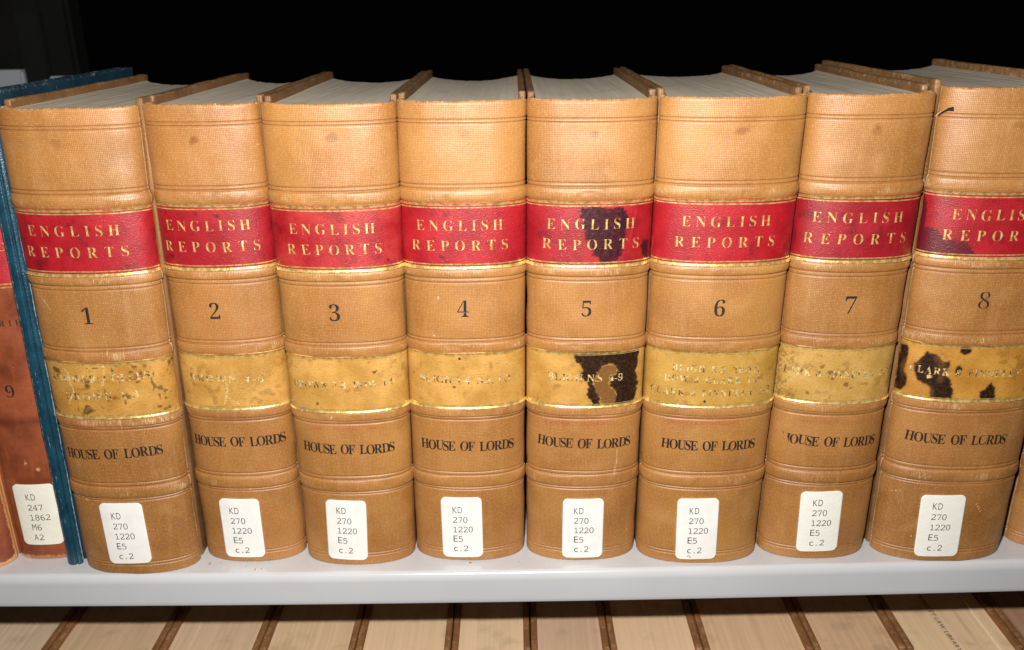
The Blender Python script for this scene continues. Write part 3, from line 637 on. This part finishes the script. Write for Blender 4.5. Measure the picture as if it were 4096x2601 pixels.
def law_book(i):
    xc, w, lean, y0, b, yaw, tp = FIT[i]; H = HH[i]; dz = DZ[i]
    S = Shape(w, b, lean, tp, H, 0.180 + y0 * -0.0 - y0 * 0.6)
    root = thing('law_book', LABELS[i], 'book', (xc, y0, 0), yaw, ROW)
    g = DATA['glue'].get(str(i)); red = DATA['red'].get(str(i)); rr = random.Random(i)
    def sm(U, Z, mk):
        if g:
            n = (vnoise(U / 1e3, Z / 1e3, 500, i) - 0.5) * 2.4
            d = np.hypot((U - g[0]) / (0.9 + 0.12 * (i * 3 % 5)), (Z - g[1]) / (0.85 + 0.13 * (i * 2 % 4))) + n
            mk[..., 3] = (1 - sstep(d, 1.6, 2.6)) * {1: .45, 2: .9, 3: .7, 4: .45, 5: .6, 6: .75, 7: .6}.get(i, .5)
            if i in (5, 7): mk[..., 3] = np.maximum(mk[..., 3], 1.15 * (1 - sstep(np.hypot(U - g[0] - .5, (Z - g[1] - .3) * .8), .3, .9)))
            rim = np.exp(-((d - 2.7) / 0.4) ** 2); mk[..., 0] = np.maximum(mk[..., 0], rim * 0.55)
        if red:
            a, c = red; zc = (a[1] + c[1]) / 2
            inb = sstep(U, a[0] - 1, a[0] + 1) * (1 - sstep(U, c[0] - 3, c[0] + 2))
            k = {1: .8, 2: .45, 3: .8, 4: .6, 5: 1.15, 6: 1.15, 7: .9, 8: .75}[i]
            mk[..., 2] = k * inb * np.maximum(np.exp(-((Z - zc) / 1.3) ** 2), 0.8 * np.exp(-((Z - zc - 3.0) / 0.8) ** 2)) * (0.45 + 0.8 * vnoise(U / 1e3, Z / 1e3, 300, i + 9))
        def wl(pts, wd, k):
            d = line_dist(U, Z, pts); mk[..., 0] = np.maximum(mk[..., 0], k * np.exp(-(d / wd) ** 2))
        if i == 1: wl(DATA['w1'], 1.3, 0.62); wl(DATA['w1b'], 2.0, 0.42); wl([[-26, 165], [-21, 158]], 0.5, 1.0); wl([[-27, 51], [-16, 44]], 0.3, 1.0)
        if i == 5: wl(DATA['w5'], 1.2, 0.75); wl([[17, 95], [18.5, 84]], 2.0, 0.4)
        if i == 8: wl(DATA['scr8'], 0.4, 1.2); wl(DATA['scr8b'], 0.3, 1.1)
        if i in (1, 8):
            for zc, hw in BANDS:
                mk[..., 0] = np.where(np.abs(Z - (zc + dz) * 1e3) < 3.6, np.minimum(1, mk[..., 0] * 1.12), mk[..., 0])
        for _ in range(12):
            u, z = rr.uniform(-S.um, S.um) * 900, rr.uniform(10, 250); a = rr.uniform(0, 6.28); L = rr.uniform(0.5, 3)
            wl([[u, z], [u + L * math.cos(a), z + L * math.sin(a)]], 0.28, rr.uniform(0.6, 1.1))
    cloth = mat_cloth('spine_cloth', i * 3.7, {1: 0.90, 2: 0.97, 3: 1.05, 4: 1.04, 5: 1.0, 6: 1.05, 8: 0.88, 9: 0.88, 7: 0.95}.get(i, 1.0), {6: 0.012, 3: 0.007, 2: -0.007, 8: -0.006, 4: 0.003}.get(i, 0.0))
    link('spine', spine_mesh(S, 'spine', dz, masks=sm), cloth, root)
    for side in (-1, 1): board(S, 'cover', side, 0.0034, BOARD, root)
    pages(S, 'page_block', 0.0034, mat_pages('page_edges', i * 1.9, (0.58, 0.50, 0.40), (0.66, 0.58, 0.475)), root, seed=i)
    ul = S.um - 0.0006
    # red title label
    zb, zt = 0.1752 + dz, 0.2096 + dz
    def rm(U, Z, mk):
        e = np.abs(U) - ul * 1e3
        mk[..., 1] = sstep(e + (vnoise(Z / 1e3, U * 0, 500, i) - 0.5) * 1.2, -0.7, -0.1)
        if i == 6: mk[..., 1] = np.maximum(mk[..., 1], stain(U, Z, [(-43, 191), (-38.6, 189), (-38.4, 186), (-39.5, 178), (-43, 178)], 0.3, 0.8))
        if i == 5:
            mk[..., 0] = np.maximum(stain(U, Z, DATA['r5'], 0.9, 1.6, 5) * (0.80 + 0.5 * (vnoise(U / 1e3, Z / 1e3, 900, 2) - 0.5)), 0.75 * stain(U, Z, DATA['r5b'], 1.6, 1.5, 8))
            d = line_dist(U, Z, [(22.5, 204), (21, 196), (19.5, 188)]); mk[..., 1] = np.maximum(mk[..., 1], 0.5 * np.exp(-(d / 0.5) ** 2))
        if i == 8: mk[..., 2] = stain(U, Z, DATA['r8'], 0.8, 1.5, 4) * 1.0
        sp = {2: DATA['spots']['2'], 4: DATA['r4'], 3: DATA['r3']}.get(i, [])
        for k, (u, z) in enumerate(sp):
            d = np.hypot(U - u, (Z - z) * 1.3) + (vnoise(U / 1e3, Z / 1e3, 800, k) - 0.5) * 1.6
            mk[..., 2] = np.maximum(mk[..., 2], (1 - sstep(d, 0.3, 1.6 if i != 2 else 2.6)) * 0.9)
        mk[..., 2] = np.maximum(mk[..., 2], sstep(vnoise(U / 1e3, Z / 1e3, 150, i * 5) * 0.6 + vnoise(U / 1e3, Z / 1e3, 420, i * 7) * 0.4, 0.60, 0.86) * 0.6)
    k = RED_T[i]; pk = {3: (0.60, 0.085, 0.055), 4: (0.58, 0.05, 0.04)}.get(i, (0.60, 0.035, 0.035))
    red_m = mat_label('red_leather', i * 2.3, (0.26 * k, 0.003, 0.008), (0.385 * k, 0.012 if i != 3 else 0.032, 0.020 if i != 3 else 0.03), (0.020, 0.006, 0.010), (0.10, 0.003, 0.010), pk)
    tl = link('title_label', patch_mesh(S, 'title_label', -ul, ul, zb, zt, 0.00030, masks=rm, wob=0.0006), red_m, root)
    link('gold_border', rules_mesh(S, 'gold_border', ul - 0.0004, [(zt - 0.00165, zt - 0.0001), (zt - 0.0030, zt - 0.0024), (zb + 0.0001, zb + 0.00165), (zb + 0.0024, zb + 0.0030)], 0.00037), GOLD_RULE, tl)
    # yellow contents label
    yb, yt = 0.0972 + dz, 0.1297 + dz
    def ym(U, Z, mk):
        e = np.abs(U) - ul * 1e3
        mk[..., 1] = 0.6 * sstep(e + (vnoise(Z / 1e3, U * 0, 500, i + 3) - 0.5) * 1.2, -0.7, -0.1)
        if i == 5:
            s1 = stain(U, Z, DATA['y5'], 0.9, 1.3, 2); s2 = stain(U, Z, DATA['y5mid'], 1.0, 1.6, 6)
            mk[..., 0] = np.maximum(s1, 0.28 * s2) * (1 - 0.22 * sstep(vnoise(U / 1e3, Z / 1e3, 160, 9), 0.5, 0.9)); mk[..., 2] = np.maximum(stain(U, Z, DATA['y5'], 2.6, 1.3, 2) * 0.9, s2 * 0.85)
        if i == 8:
            for q in DATA['y8']: 
                mk[..., 0] = np.maximum(mk[..., 0], stain(U, Z, q, 0.8, 0.9, 3) * (0.80 - 0.30 * sstep(vnoise(U / 1e3, Z / 1e3, 260, 4), 0.40, 0.9)))
                mk[..., 2] = np.maximum(mk[..., 2], stain(U, Z, q, 1.7, 0.9, 3) * 0.9)
            h = DATA['y8hole'][0]; d = np.hypot((U - h[0]) / 1.5, Z - h[1]) + (vnoise(U / 1e3, Z / 1e3, 900, 5) - 0.5) * 0.8
            hl = 1 - sstep(d, 0.7, 1.1); mk[..., 0] *= 1 - hl; mk[..., 1] = np.maximum(mk[..., 1], hl * 1.0)
        for j, cr in enumerate({1: DATA['cr1'], 2: DATA['cr2']}.get(i, [])):
            d = line_dist(U + (vnoise(U / 1e3, Z / 1e3, 900, j) - 0.5) * 1.4, Z, cr); mk[..., 1] = np.maximum(mk[..., 1], np.exp(-(d / 0.28) ** 2))
        for j, (u, z) in enumerate(DATA['spots'].get(str(i), []) if i != 2 else []):
            r_ = (0.9 if i != 7 else 1.3) * (0.6 + 0.8 * ((j * 37 % 10) / 10)); d = np.hypot(U - u, (Z - z) * 1.1) + (vnoise(U / 1e3, Z / 1e3, 900, j) - 0.5) * 1.2
            mk[..., 2] = np.maximum(mk[..., 2], (1 - sstep(d, r_ * 0.5, r_ * 1.3)) * (1.0 if i != 7 else 0.8))
            if i == 4 and j == 0 or i == 6: mk[..., 0] = np.maximum(mk[..., 0], (1 - sstep(d, 0.3, 0.9)) * 0.9)
        nb = vnoise(U / 1e3, Z / 1e3, 130, i * 3 + 1) * 0.55 + vnoise(U / 1e3, Z / 1e3, 420, i * 3 + 2) * 0.45
        th = {1: 0.58, 2: 0.56, 8: 0.58, 7: 0.60, 3: 0.64}.get(i, 0.68)
        mk[..., 2] = np.maximum(mk[..., 2], sstep(nb, th, th + 0.2) * (0.75 if i == 1 else 0.5))
        if i == 1:
            gsp = sstep(vnoise(U / 1e3, Z / 1e3, 700, 31) * 0.6 + nb * 0.6 + 0.10 * (np.abs(U) > 25), 0.78, 0.92); mk[..., 0] = np.maximum(mk[..., 0], gsp * 0.55)
        if i == 2: mk[..., 2] = np.maximum(mk[..., 2], stain(U, Z, [(-3, 114), (12, 121), (25, 128), (27, 120), (10, 104), (-2, 100)], 2.5, 4, 3) * 0.35)
        if i == 7: mk[..., 0] = np.maximum(mk[..., 0], 0.35 * sstep(-U - 26 + 8 * vnoise(U / 1e3, Z / 1e3, 300, 3), 0, 6) * sstep(vnoise(U / 1e3, Z / 1e3, 900, 8), 0.4, 0.7))
    y0c, y1c = {1: ((0.38, 0.180, 0.030), (0.56, 0.30, 0.070)), 6: ((0.40, 0.215, 0.036), (0.54, 0.31, 0.072)), 7: ((0.42, 0.235, 0.048), (0.56, 0.34, 0.10)), 8: ((0.40, 0.175, 0.024), (0.54, 0.27, 0.05))}.get(i, ((0.43, 0.215, 0.040), (0.62, 0.345, 0.090)))
    yel = mat_label('yellow_calf', i * 4.1, y0c, y1c, (0.011, 0.006, 0.005) if i != 1 else (0.06, 0.05, 0.015), (0.17, 0.062, 0.012), (0.74, 0.52, 0.24), 900, 0.34)
    cl = link('contents_label', patch_mesh(S, 'contents_label', -ul, ul, yb, yt, 0.00028, masks=ym, wob=0.0006), yel, root)
    link('gold_border', rules_mesh(S, 'gold_border', ul - 0.0004, [(yt - 0.0013, yt - 0.0001), (yt - 0.0020, yt - 0.0016), (yb + 0.0001, yb + 0.0014), (yb + 0.0018, yb + 0.0022)], 0.00035), GOLD_RULE, cl)
    if i == 9: return root
    # lettering
    E = TXT['E'][i]; Rr = TXT['R'][i]; HLr = TXT['HL'][i]
    eL, eR, ez = E; rL, rR, rz_ = Rr
    it = []
    for word, (l, r_, zb_) in (('ENGLISH', E), ('REPORTS', Rr)):
        V, Fq = text_flat(word, 0.0053, (r_ - l) / 1e3, thin=-0.015, xs=0.92, jitter=0.35, seed=i * 7 + len(it)); it.append((V, Fq, l / 1e3, zb_ / 1e3, 0.0))
    text_on(S, 'gold_lettering', it, 0.00037, GOLD, tl)
    it = []
    for body, a, c in DATA['yt'][str(i)]:
        V, Fq = text_flat(body, 0.0039 if i not in (6,) else 0.0036, math.hypot(c[0] - a[0], c[1] - a[1]) / 1e3, thin=0.001, jitter=0.25, seed=i, xs=1.0 if i in (1, 2, 4, 5) else 0.88); it.append((V, Fq, a[0] / 1e3, a[1] / 1e3, math.atan2(c[1] - a[1], c[0] - a[0])))
    text_on(S, 'gold_lettering', it, 0.00036, GOLD_FADED, cl)
    (nu, nz), nt = DATA['num'][str(i)]
    V, Fq = text_flat(str(i), (nt - nz) / 1e3, thin=-0.010 if i != 8 else -0.024, xs=0.92); V[:, 0] -= (V[:, 0].max() + V[:, 0].min()) / 2
    text_on(S, 'volume_number', [(V, Fq, nu / 1e3, nz / 1e3, rr.gauss(0, 0.01))], 0.00022, INK_NUM, root)
    l, r_, zb_, tl_ = HLr
    V, Fq = text_flat('HOUSE OF LORDS', 0.0056, (r_ - l) / 1e3, thin=0.002, jitter=0.5, seed=i * 5, space=0.40, xs=0.79)
    text_on(S, 'court_name', [(V, Fq, l / 1e3, zb_ / 1e3, tl_)], 0.00022, INK, root)
    sticker(S, i, root, ['KD', '270', '1220', 'E5', 'c.2'], PAPER_CREAM if i in (7, 8) else None)
    return root

def sticker(S, i, root, rows, m=None):
    q = np.array(DATA['st'][str(i)]) / 1e3      # TL TR BL BR
    c = q.mean(0); wd = (np.linalg.norm(q[1] - q[0]) + np.linalg.norm(q[3] - q[2])) / 2; ht = (np.linalg.norm(q[0] - q[2]) + np.linalg.norm(q[1] - q[3])) / 2
    ax = (q[1] - q[0]) + (q[3] - q[2]); up = (q[0] - q[2]) + (q[1] - q[3])
    ang = (math.atan2(ax[1], ax[0]) + math.atan2(-up[0], up[1])) / 2
    st = link('call_number_label', patch_mesh(S, 'call_number_label', c[0] - wd / 2, c[0] + wd / 2, c[1] - ht / 2, c[1] + ht / 2, 0.00075, 0.0006, 0.0009, thick=0.0008, tilt=(c[0], c[1], ang), rad=0.0030), m or PAPER, root)
    a, b_ = (np.array(v) / 1e3 for v in DATA['kd'][str(i)])
    it = []
    for k, tx in enumerate(rows):
        p_ = a + (b_ - a) * k / 4
        V, Fq = text_flat(tx, 0.0041, style='mono', thin=-0.005, pitch=0.0029, seed=k, jitter=0.15)
        it.append((V, Fq, p_[0] + k * 0.0000, p_[1], ang))
    if i == 6:
        V, Fq = text_flat('2', 0.0041, style='mono', thin=-0.010, pitch=0.0029)
        keep = V[:, 1] > 0.0020; f = np.array([t_ for t_ in Fq if keep[list(t_)].all()]); p_ = a + (b_ - a) * 5 / 4
        it.append((V, f, p_[0], max(p_[1], c[1] - ht / 2 - 0.0014), ang))
    text_on(S, 'printed_text', it, 0.00084, TYPE, st)
    return st

TXT = {'E': {1: (-25.0, 20.5, 196.5), 2: (-22.9, 20.6, 195.9), 3: (-21.9, 20.7, 194.4), 4: (-23.4, 20.4, 194.8), 5: (-22.1, 22.2, 195.1), 6: (-22.9, 20.7, 196.6), 7: (-25.0, 20.1, 196.9), 8: (-27.8, 13.5, 198.5)}, 'R': {1: (-28.2, 23.2, 185.7), 2: (-25.2, 24.4, 185.1), 3: (-24.0, 23.5, 184.0), 4: (-26.4, 23.0, 184.5), 5: (-24.4, 24.8, 184.7), 6: (-25.8, 24.0, 186.1), 7: (-28.3, 23.9, 186.1), 8: (-30.7, 19.3, 188.0)}, 'HL': {1: (-28.6, 25.5, 73.2, 0.0351), 2: (-25.3, 26.9, 75.0, 0.0038), 3: (-26.8, 24.9, 72.6, -0.0232), 4: (-26.2, 26.4, 71.9, -0.019), 5: (-26.6, 26.0, 73.6, -0.0266), 6: (-26.6, 25.7, 73.2, -0.0172), 7: (-27.6, 25.3, 73.6, -0.0302), 8: (-33.1, 21.4, 75.6, -0.0202)}}

for i in range(1, 10): law_book(i)

# the cloth tear near the head of book 8
S8 = Shape(FIT[8][1], FIT[8][4], FIT[8][2], FIT[8][6], HH[8], 0.18)
root8 = [o for o in bpy.data.objects if o.parent is None and o.get('label') == LABELS[8]][0]
def ribbon(S, top, bot, off_t, off_b, name, m, parent):
    a = np.array(top) / 1e3; b_ = np.array(bot) / 1e3; n = 24
    ip = lambda q: np.stack([np.interp(np.linspace(0, 1, n), np.linspace(0, 1, len(q)), q[:, k]) for k in (0, 1)], -1)
    a, b_ = ip(a), ip(b_)
    P = np.stack([S.surface(a[:, 0], a[:, 1], np.full(n, off_t)), S.surface(b_[:, 0], b_[:, 1], np.full(n, off_b))])
    Q = P.copy(); Q[..., 1] += 0.0004
    V = np.concatenate([P.reshape(-1, 3), Q.reshape(-1, 3)]); g_ = grid_faces(2, n)
    return link(name, mesh_from(name, V, np.concatenate([g_, g_[:, ::-1] + 2 * n])), m, parent)
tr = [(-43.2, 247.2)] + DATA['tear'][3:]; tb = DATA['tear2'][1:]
ribbon(S8, tr, [tr[0]] + tb[:-1], 0.0003, 0.0003, 'tear_shade', TEAR_SHADE_DIRT, root8)  # dark crescent sheet, paints the shade of the open tear
ribbon(S8, [(u, z + 0.2) for u, z in tr], tr, 0.0010, 0.0006, 'frayed_edge', PALE_THREAD, root8)

# ------------------------------------------------------------------ the left-hand books
def plain_book(name, label, loc, yaw, w, b, lean, tp, H, depth, spine_m, board_m, page_m, thick=0.0028, group=None, masks=None, hub=None, relief_on=False, zt=None):
    S = Shape(w, b, lean, tp, H, depth)
    root = thing(name, label, 'book', loc, yaw, group)
    link('spine', spine_mesh(S, 'spine', 0.0, relief_on, 60, zt or H - 0.002, masks, hub), spine_m, root)
    for side in (-1, 1): board(S, 'cover', side, thick, board_m, root)
    pages(S, 'page_block', thick, page_m, root, drop=0.0035, hollow=min(0.01, w * 0.2), seed=w * 1000)
    return S, root
PG = mat_pages('page_edges', 31.0, (0.42, 0.36, 0.29), (0.60, 0.53, 0.44))
def tm(U, Z, mk):
    mk[..., 0] = np.maximum(mk[..., 0] * 0.7, 0.55 * np.exp(-((U + 3.2) / 0.9) ** 2) + 0.5 * np.exp(-((U + 0.4) / 0.6) ** 2) * (Z < 130) * (Z > 20))
thub = lambda U, Z: -0.0011 * np.exp(-((U - 0.0016) / 0.0006) ** 2)
TEAL_B = mat_board('teal_board', 9.0, (0.006, 0.022, 0.040), (0.012, 0.044, 0.070), (0.32, 0.38, 0.40), 0.264)
ST_, teal = plain_book('thin_book', 'thin teal blue cloth book with scuffed edges', (-0.2556, -0.0084, 0), 0.040, 0.0090, 0.0032, 0.018, 0.0, 0.2645, 0.185,
                       mat_teal('teal_cloth', 5.0), TEAL_B, PG, thick=0.0026, masks=tm, hub=thub)

CALF = mat_leather('brown_calf', 3.0); CALF_B = mat_board('calf_board', 12.0, (0.14, 0.035, 0.012), (0.24, 0.07, 0.025), (0.6, 0.3, 0.13), 0.25)
def cm(U, Z, mk):
    for zc in (127.0, 88.4):
        wv = np.sin(U * 1.9) * 0.35
        mk[..., 1] = np.maximum(mk[..., 1], np.maximum(np.exp(-((Z - zc - wv) / 0.28) ** 2), np.exp(-((Z - zc + wv) / 0.28) ** 2)))
    d = line_dist(U, Z, [(-0.5, 63.7), (2, 62), (6.8, 58.9)]); mk[..., 0] = np.maximum(mk[..., 0], 0.8 * np.exp(-(d / 0.9) ** 2))
    d = line_dist(U, Z, [(2, 97), (5, 95)]); mk[..., 0] = np.maximum(mk[..., 0], 0.55 * np.exp(-(d / 1.6) ** 2))
    mk[..., 2] = np.maximum(sstep(U, -9, -8) * (1 - sstep(Z, 54.5, 55.2)) * sstep(Z, 50.5, 51), 0.6 * (Z < 8.5) * sstep(U, -11, -9))
    mk[..., 0] = np.maximum(mk[..., 0], 0.9 * (1 - sstep(Z, 0.8, 3.0)))
def chub(U, Z):
    r = np.zeros_like(U)
    for zc in (127.0, 88.4): r -= 0.0004 * np.exp(-((Z * 1e3 - zc) / 0.5) ** 2)
    return r
S0, b0 = plain_book('calf_book', 'worn reddish brown calf book numbered 9 with cream call number label', (-0.2745, -0.0016, 0), 0.03, 0.036, 0.008, 0.006, 0.0, 0.25, 0.17,
                    CALF, CALF_B, PG, masks=cm, hub=chub)
red0 = mat_label('red_leather', 40.0, (0.33, 0.010, 0.018), (0.44, 0.020, 0.024), (0.05, 0.005, 0.01), (0.14, 0.008, 0.012), (0.6, 0.16, 0.10))
l0 = link('title_label', patch_mesh(S0, 'title_label', -S0.um + 0.001, S0.um - 0.001, 0.1655, 0.222, 0.0003), red0, b0)
link('gold_border', rules_mesh(S0, 'gold_border', S0.um - 0.0012, [(0.1672, 0.1680), (0.1655, 0.1663)], 0.0004), GOLD_RULE, l0)
V, Fq = text_flat('CH', 0.0042, 0.0082, thin=-0.012, jitter=0.3)
text_on(S0, 'gold_lettering', [(V, Fq, 0.0092, 0.1852, 0.0)], 0.0004, GOLD, l0)
V, Fq = text_flat('SERIES', 0.0032, 0.023, thin=-0.014, jitter=0.5)
text_on(S0, 'stamped_lettering', [(V, Fq, -0.0062, 0.1447, 0.0)], 0.0002, INK, b0)
V, Fq = text_flat('9', 0.0068, thin=-0.012); V[:, 0] -= V[:, 0].mean()
text_on(S0, 'volume_number', [(V, Fq, 0.0000, 0.1038, 0.02)], 0.0002, INK_NUM, b0)
sticker(S0, 0, b0, ['KD', '247', '1862', 'M6', 'A2'], PAPER_OLD)

def em(U, Z, mk):
    um = np.abs(U).max()
    mk[..., 0] = np.maximum(mk[..., 0], 0.95 * sstep(U, um - 10, um - 4) * (1 - 0.6 * sstep(Z, 60, 120)))
    mk[..., 0] = np.maximum(mk[..., 0], 0.9 * (1 - sstep(Z, 0.8, 4.0)))
Se, be = plain_book('calf_book', 'dark brown calf book with badly rubbed hinge, cut off by the left edge', (-0.3215, -0.0150, 0), 0.02, 0.058, 0.0155, 0.004, 0.0, 0.25, 0.17,
                    mat_leather('dark_calf', 8.0), CALF_B, PG, masks=em)

# ------------------------------------------------------------------ the row below: page tops seen under the shelf
BX = [-0.365, -0.2955, -0.2255, -0.1625, -0.1022, -0.0422, 0.0078, 0.0573, 0.1151, 0.1836, 0.2412, 0.3135, 0.385]
LOWB = mat_board('lower_board_cloth', 14.0, (0.165, 0.070, 0.026), (0.26, 0.115, 0.042), (0.5, 0.33, 0.18), 0.26)
LOWS = mat_cloth('lower_spine_cloth', 50.0, 0.9)
LOWN = {0: 'lower row book at the left end with darker streaked page top',
        1: 'lower row tan book with greyish tan page top, below book 1 near the left edge',
        2: 'lower row tan book with wide streaked page top, below book 2 on the upper shelf',
        3: 'lower row tan book with plain buff page top, below the middle of book 3',
        4: 'lower row tan book with pale buff page top, below book 4 on the upper shelf',
        5: 'narrow lower row book with light page top, below the joint of books 4 and 5',
        6: 'lower row tan book with pinkish grey page top, below book 5 on the upper shelf',
        7: 'lower row tan book with light buff page top, below book 6 on the upper shelf',
        8: 'lower row book with wide brownish page top, below the joint of books 6 and 7',
        9: 'lower row book with one dark speck on its page top, below book 7',
        10: 'lower row book with LAW LIBRARY stamped on its cream page top',
        11: 'lower row tan book with dark wood-coloured page top at the right edge of the photo'}
PC = {0: ((0.42, 0.35, 0.26), (0.56, 0.48, 0.37)), 1: ((0.40, 0.31, 0.22), (0.52, 0.42, 0.31)), 2: ((0.42, 0.33, 0.24), (0.56, 0.46, 0.35)), 3: ((0.46, 0.36, 0.25), (0.58, 0.47, 0.34)), 4: ((0.50, 0.40, 0.28), (0.60, 0.49, 0.35)),
      5: ((0.52, 0.42, 0.29), (0.62, 0.51, 0.37)), 6: ((0.40, 0.30, 0.23), (0.50, 0.39, 0.31)), 7: ((0.52, 0.41, 0.29), (0.62, 0.50, 0.36)), 8: ((0.46, 0.34, 0.23), (0.58, 0.45, 0.32)), 9: ((0.44, 0.32, 0.22), (0.55, 0.42, 0.30)), 10: ((0.58, 0.47, 0.33), (0.68, 0.56, 0.40)), 11: ((0.26, 0.17, 0.11), (0.40, 0.28, 0.19))}
for k in range(12):
    x0, x1 = BX[k] + 0.0002, BX[k + 1] - 0.0002
    Sl, rl = plain_book('law_book', LOWN[k], ((x0 + x1) / 2, -0.0140, -0.335), 0.0, x1 - x0, 0.016, 0.0, 0.0, 0.26, 0.178, LOWS, LOWB,
                        mat_pages('page_edges', 60 + k * 2.3, *[tuple((c * w_ + d * (1 - w_)) * m_ for c, d, m_ in zip(PC[k][0], PC[k][1], (1.12, 0.97, 0.84))) for w_ in (0.55, 0.0)]), thick=0.0040, group='tan books in the row below', zt=0.2575)
    if k == 10:
        pb = [c for c in rl.children if c.name.startswith('page_block')][0]
        V, Fq = text_flat('BERKELEY LAW LIBRARY', 0.0030, 0.055, style='sans', thin=-0.004, space=0.3)
        # runs from back to front along the page tops
        ox, oy = 0.2712 - (x0 + x1) / 2, 0.0605 + 0.0140
        P = np.stack([ox + V[:, 1] * 1.0 + V[:, 0] * 0.035, oy - V[:, 0] , np.full(len(V), 0.2570)], -1)
        link('library_stamp', mesh_from('library_stamp', P, Fq), mat_ink('stamp_ink', (0.05, 0.045, 0.04), 0.42), pb)
    if k == 10:
        bm = bmesh.new(); box_bm(bm, 0.0227, 0.0233, 0.012, 0.11, 0.24, 0.2575, 0.0001); bm_obj('raised_leaf', bm, mat_plain('leaf_paper', (0.74, 0.66, 0.52), 0.6, 0.1), rl)
    if k == 9:
        bm = bmesh.new(); box_bm(bm, -0.0040, -0.0028, 0.0545, 0.0557, 0.2558, 0.2563, 0.0001); bm_obj('dirt_speck', bm, TEAR_SHADE_DIRT, rl)

# ------------------------------------------------------------------ crumbs of red-rotted leather on the shelf
rd = random.Random(4); V = []; Fq = []
pts = [(-177.8, -8.1, 2.4), (-171.5, -6.8, 1.3), (-149.8, -13.6, 1.8), (-146.3, -13.0, 1.1), (-268.6, -11.3, .9), (-271, -7.1, .6), (-156, -11, .9), (-27.1, -9, 2.2), (-57.4, -11.1, .6), (-78.8, -11.6, .6), (.9, -8.5, .9), (-160, -9, .5), (-190, -10, .5)]
pts += [(rd.uniform(-290, 280), rd.uniform(-13, -5), rd.uniform(.15, .42)) for _ in range(90)]
pts += [(rd.uniform(-190, -140), rd.uniform(-13, -5), rd.uniform(.15, .4)) for _ in range(40)]
for x, y, s in pts:
    n = 6; b0_ = len(V); a0 = rd.uniform(0, 6.3); st_ = rd.uniform(0.4, 0.9); rs_ = [rd.uniform(.6, 1.1) for _ in range(n)]
    y = max(y, -12.8 + x * 0.01)
    for lay, hz in ((0, 0.00002), (1, 0.00022 * s + 0.00003)):
        for j in range(n):
            a = j / n * 6.283; q = s * 0.5 * rs_[j] * (1 - 0.25 * lay); X, Y = q * math.cos(a), q * st_ * math.sin(a)
            V.append(((x + X * math.cos(a0) - Y * math.sin(a0)) / 1e3, (y + X * math.sin(a0) + Y * math.cos(a0)) / 1e3, hz))
    for j in range(n):
        k2 = (j + 1) % n; Fq.append((b0_ + j, b0_ + k2, b0_ + n + k2, b0_ + n + j))
    Fq.append((b0_ + n, b0_ + n + 1, b0_ + n + 2, b0_ + n + 3)); Fq.append((b0_ + n, b0_ + n + 3, b0_ + n + 4, b0_ + n + 5))
cb = link('leather_crumbs', mesh_from('leather_crumbs', np.array(V), np.array(Fq), smooth=False), mat_plain('crumb_leather', (0.62, 0.25, 0.10), 0.8, 0.6, 400))
tag(cb, 'small orange brown crumbs of old leather scattered on the grey shelf', 'crumbs', kind='stuff')
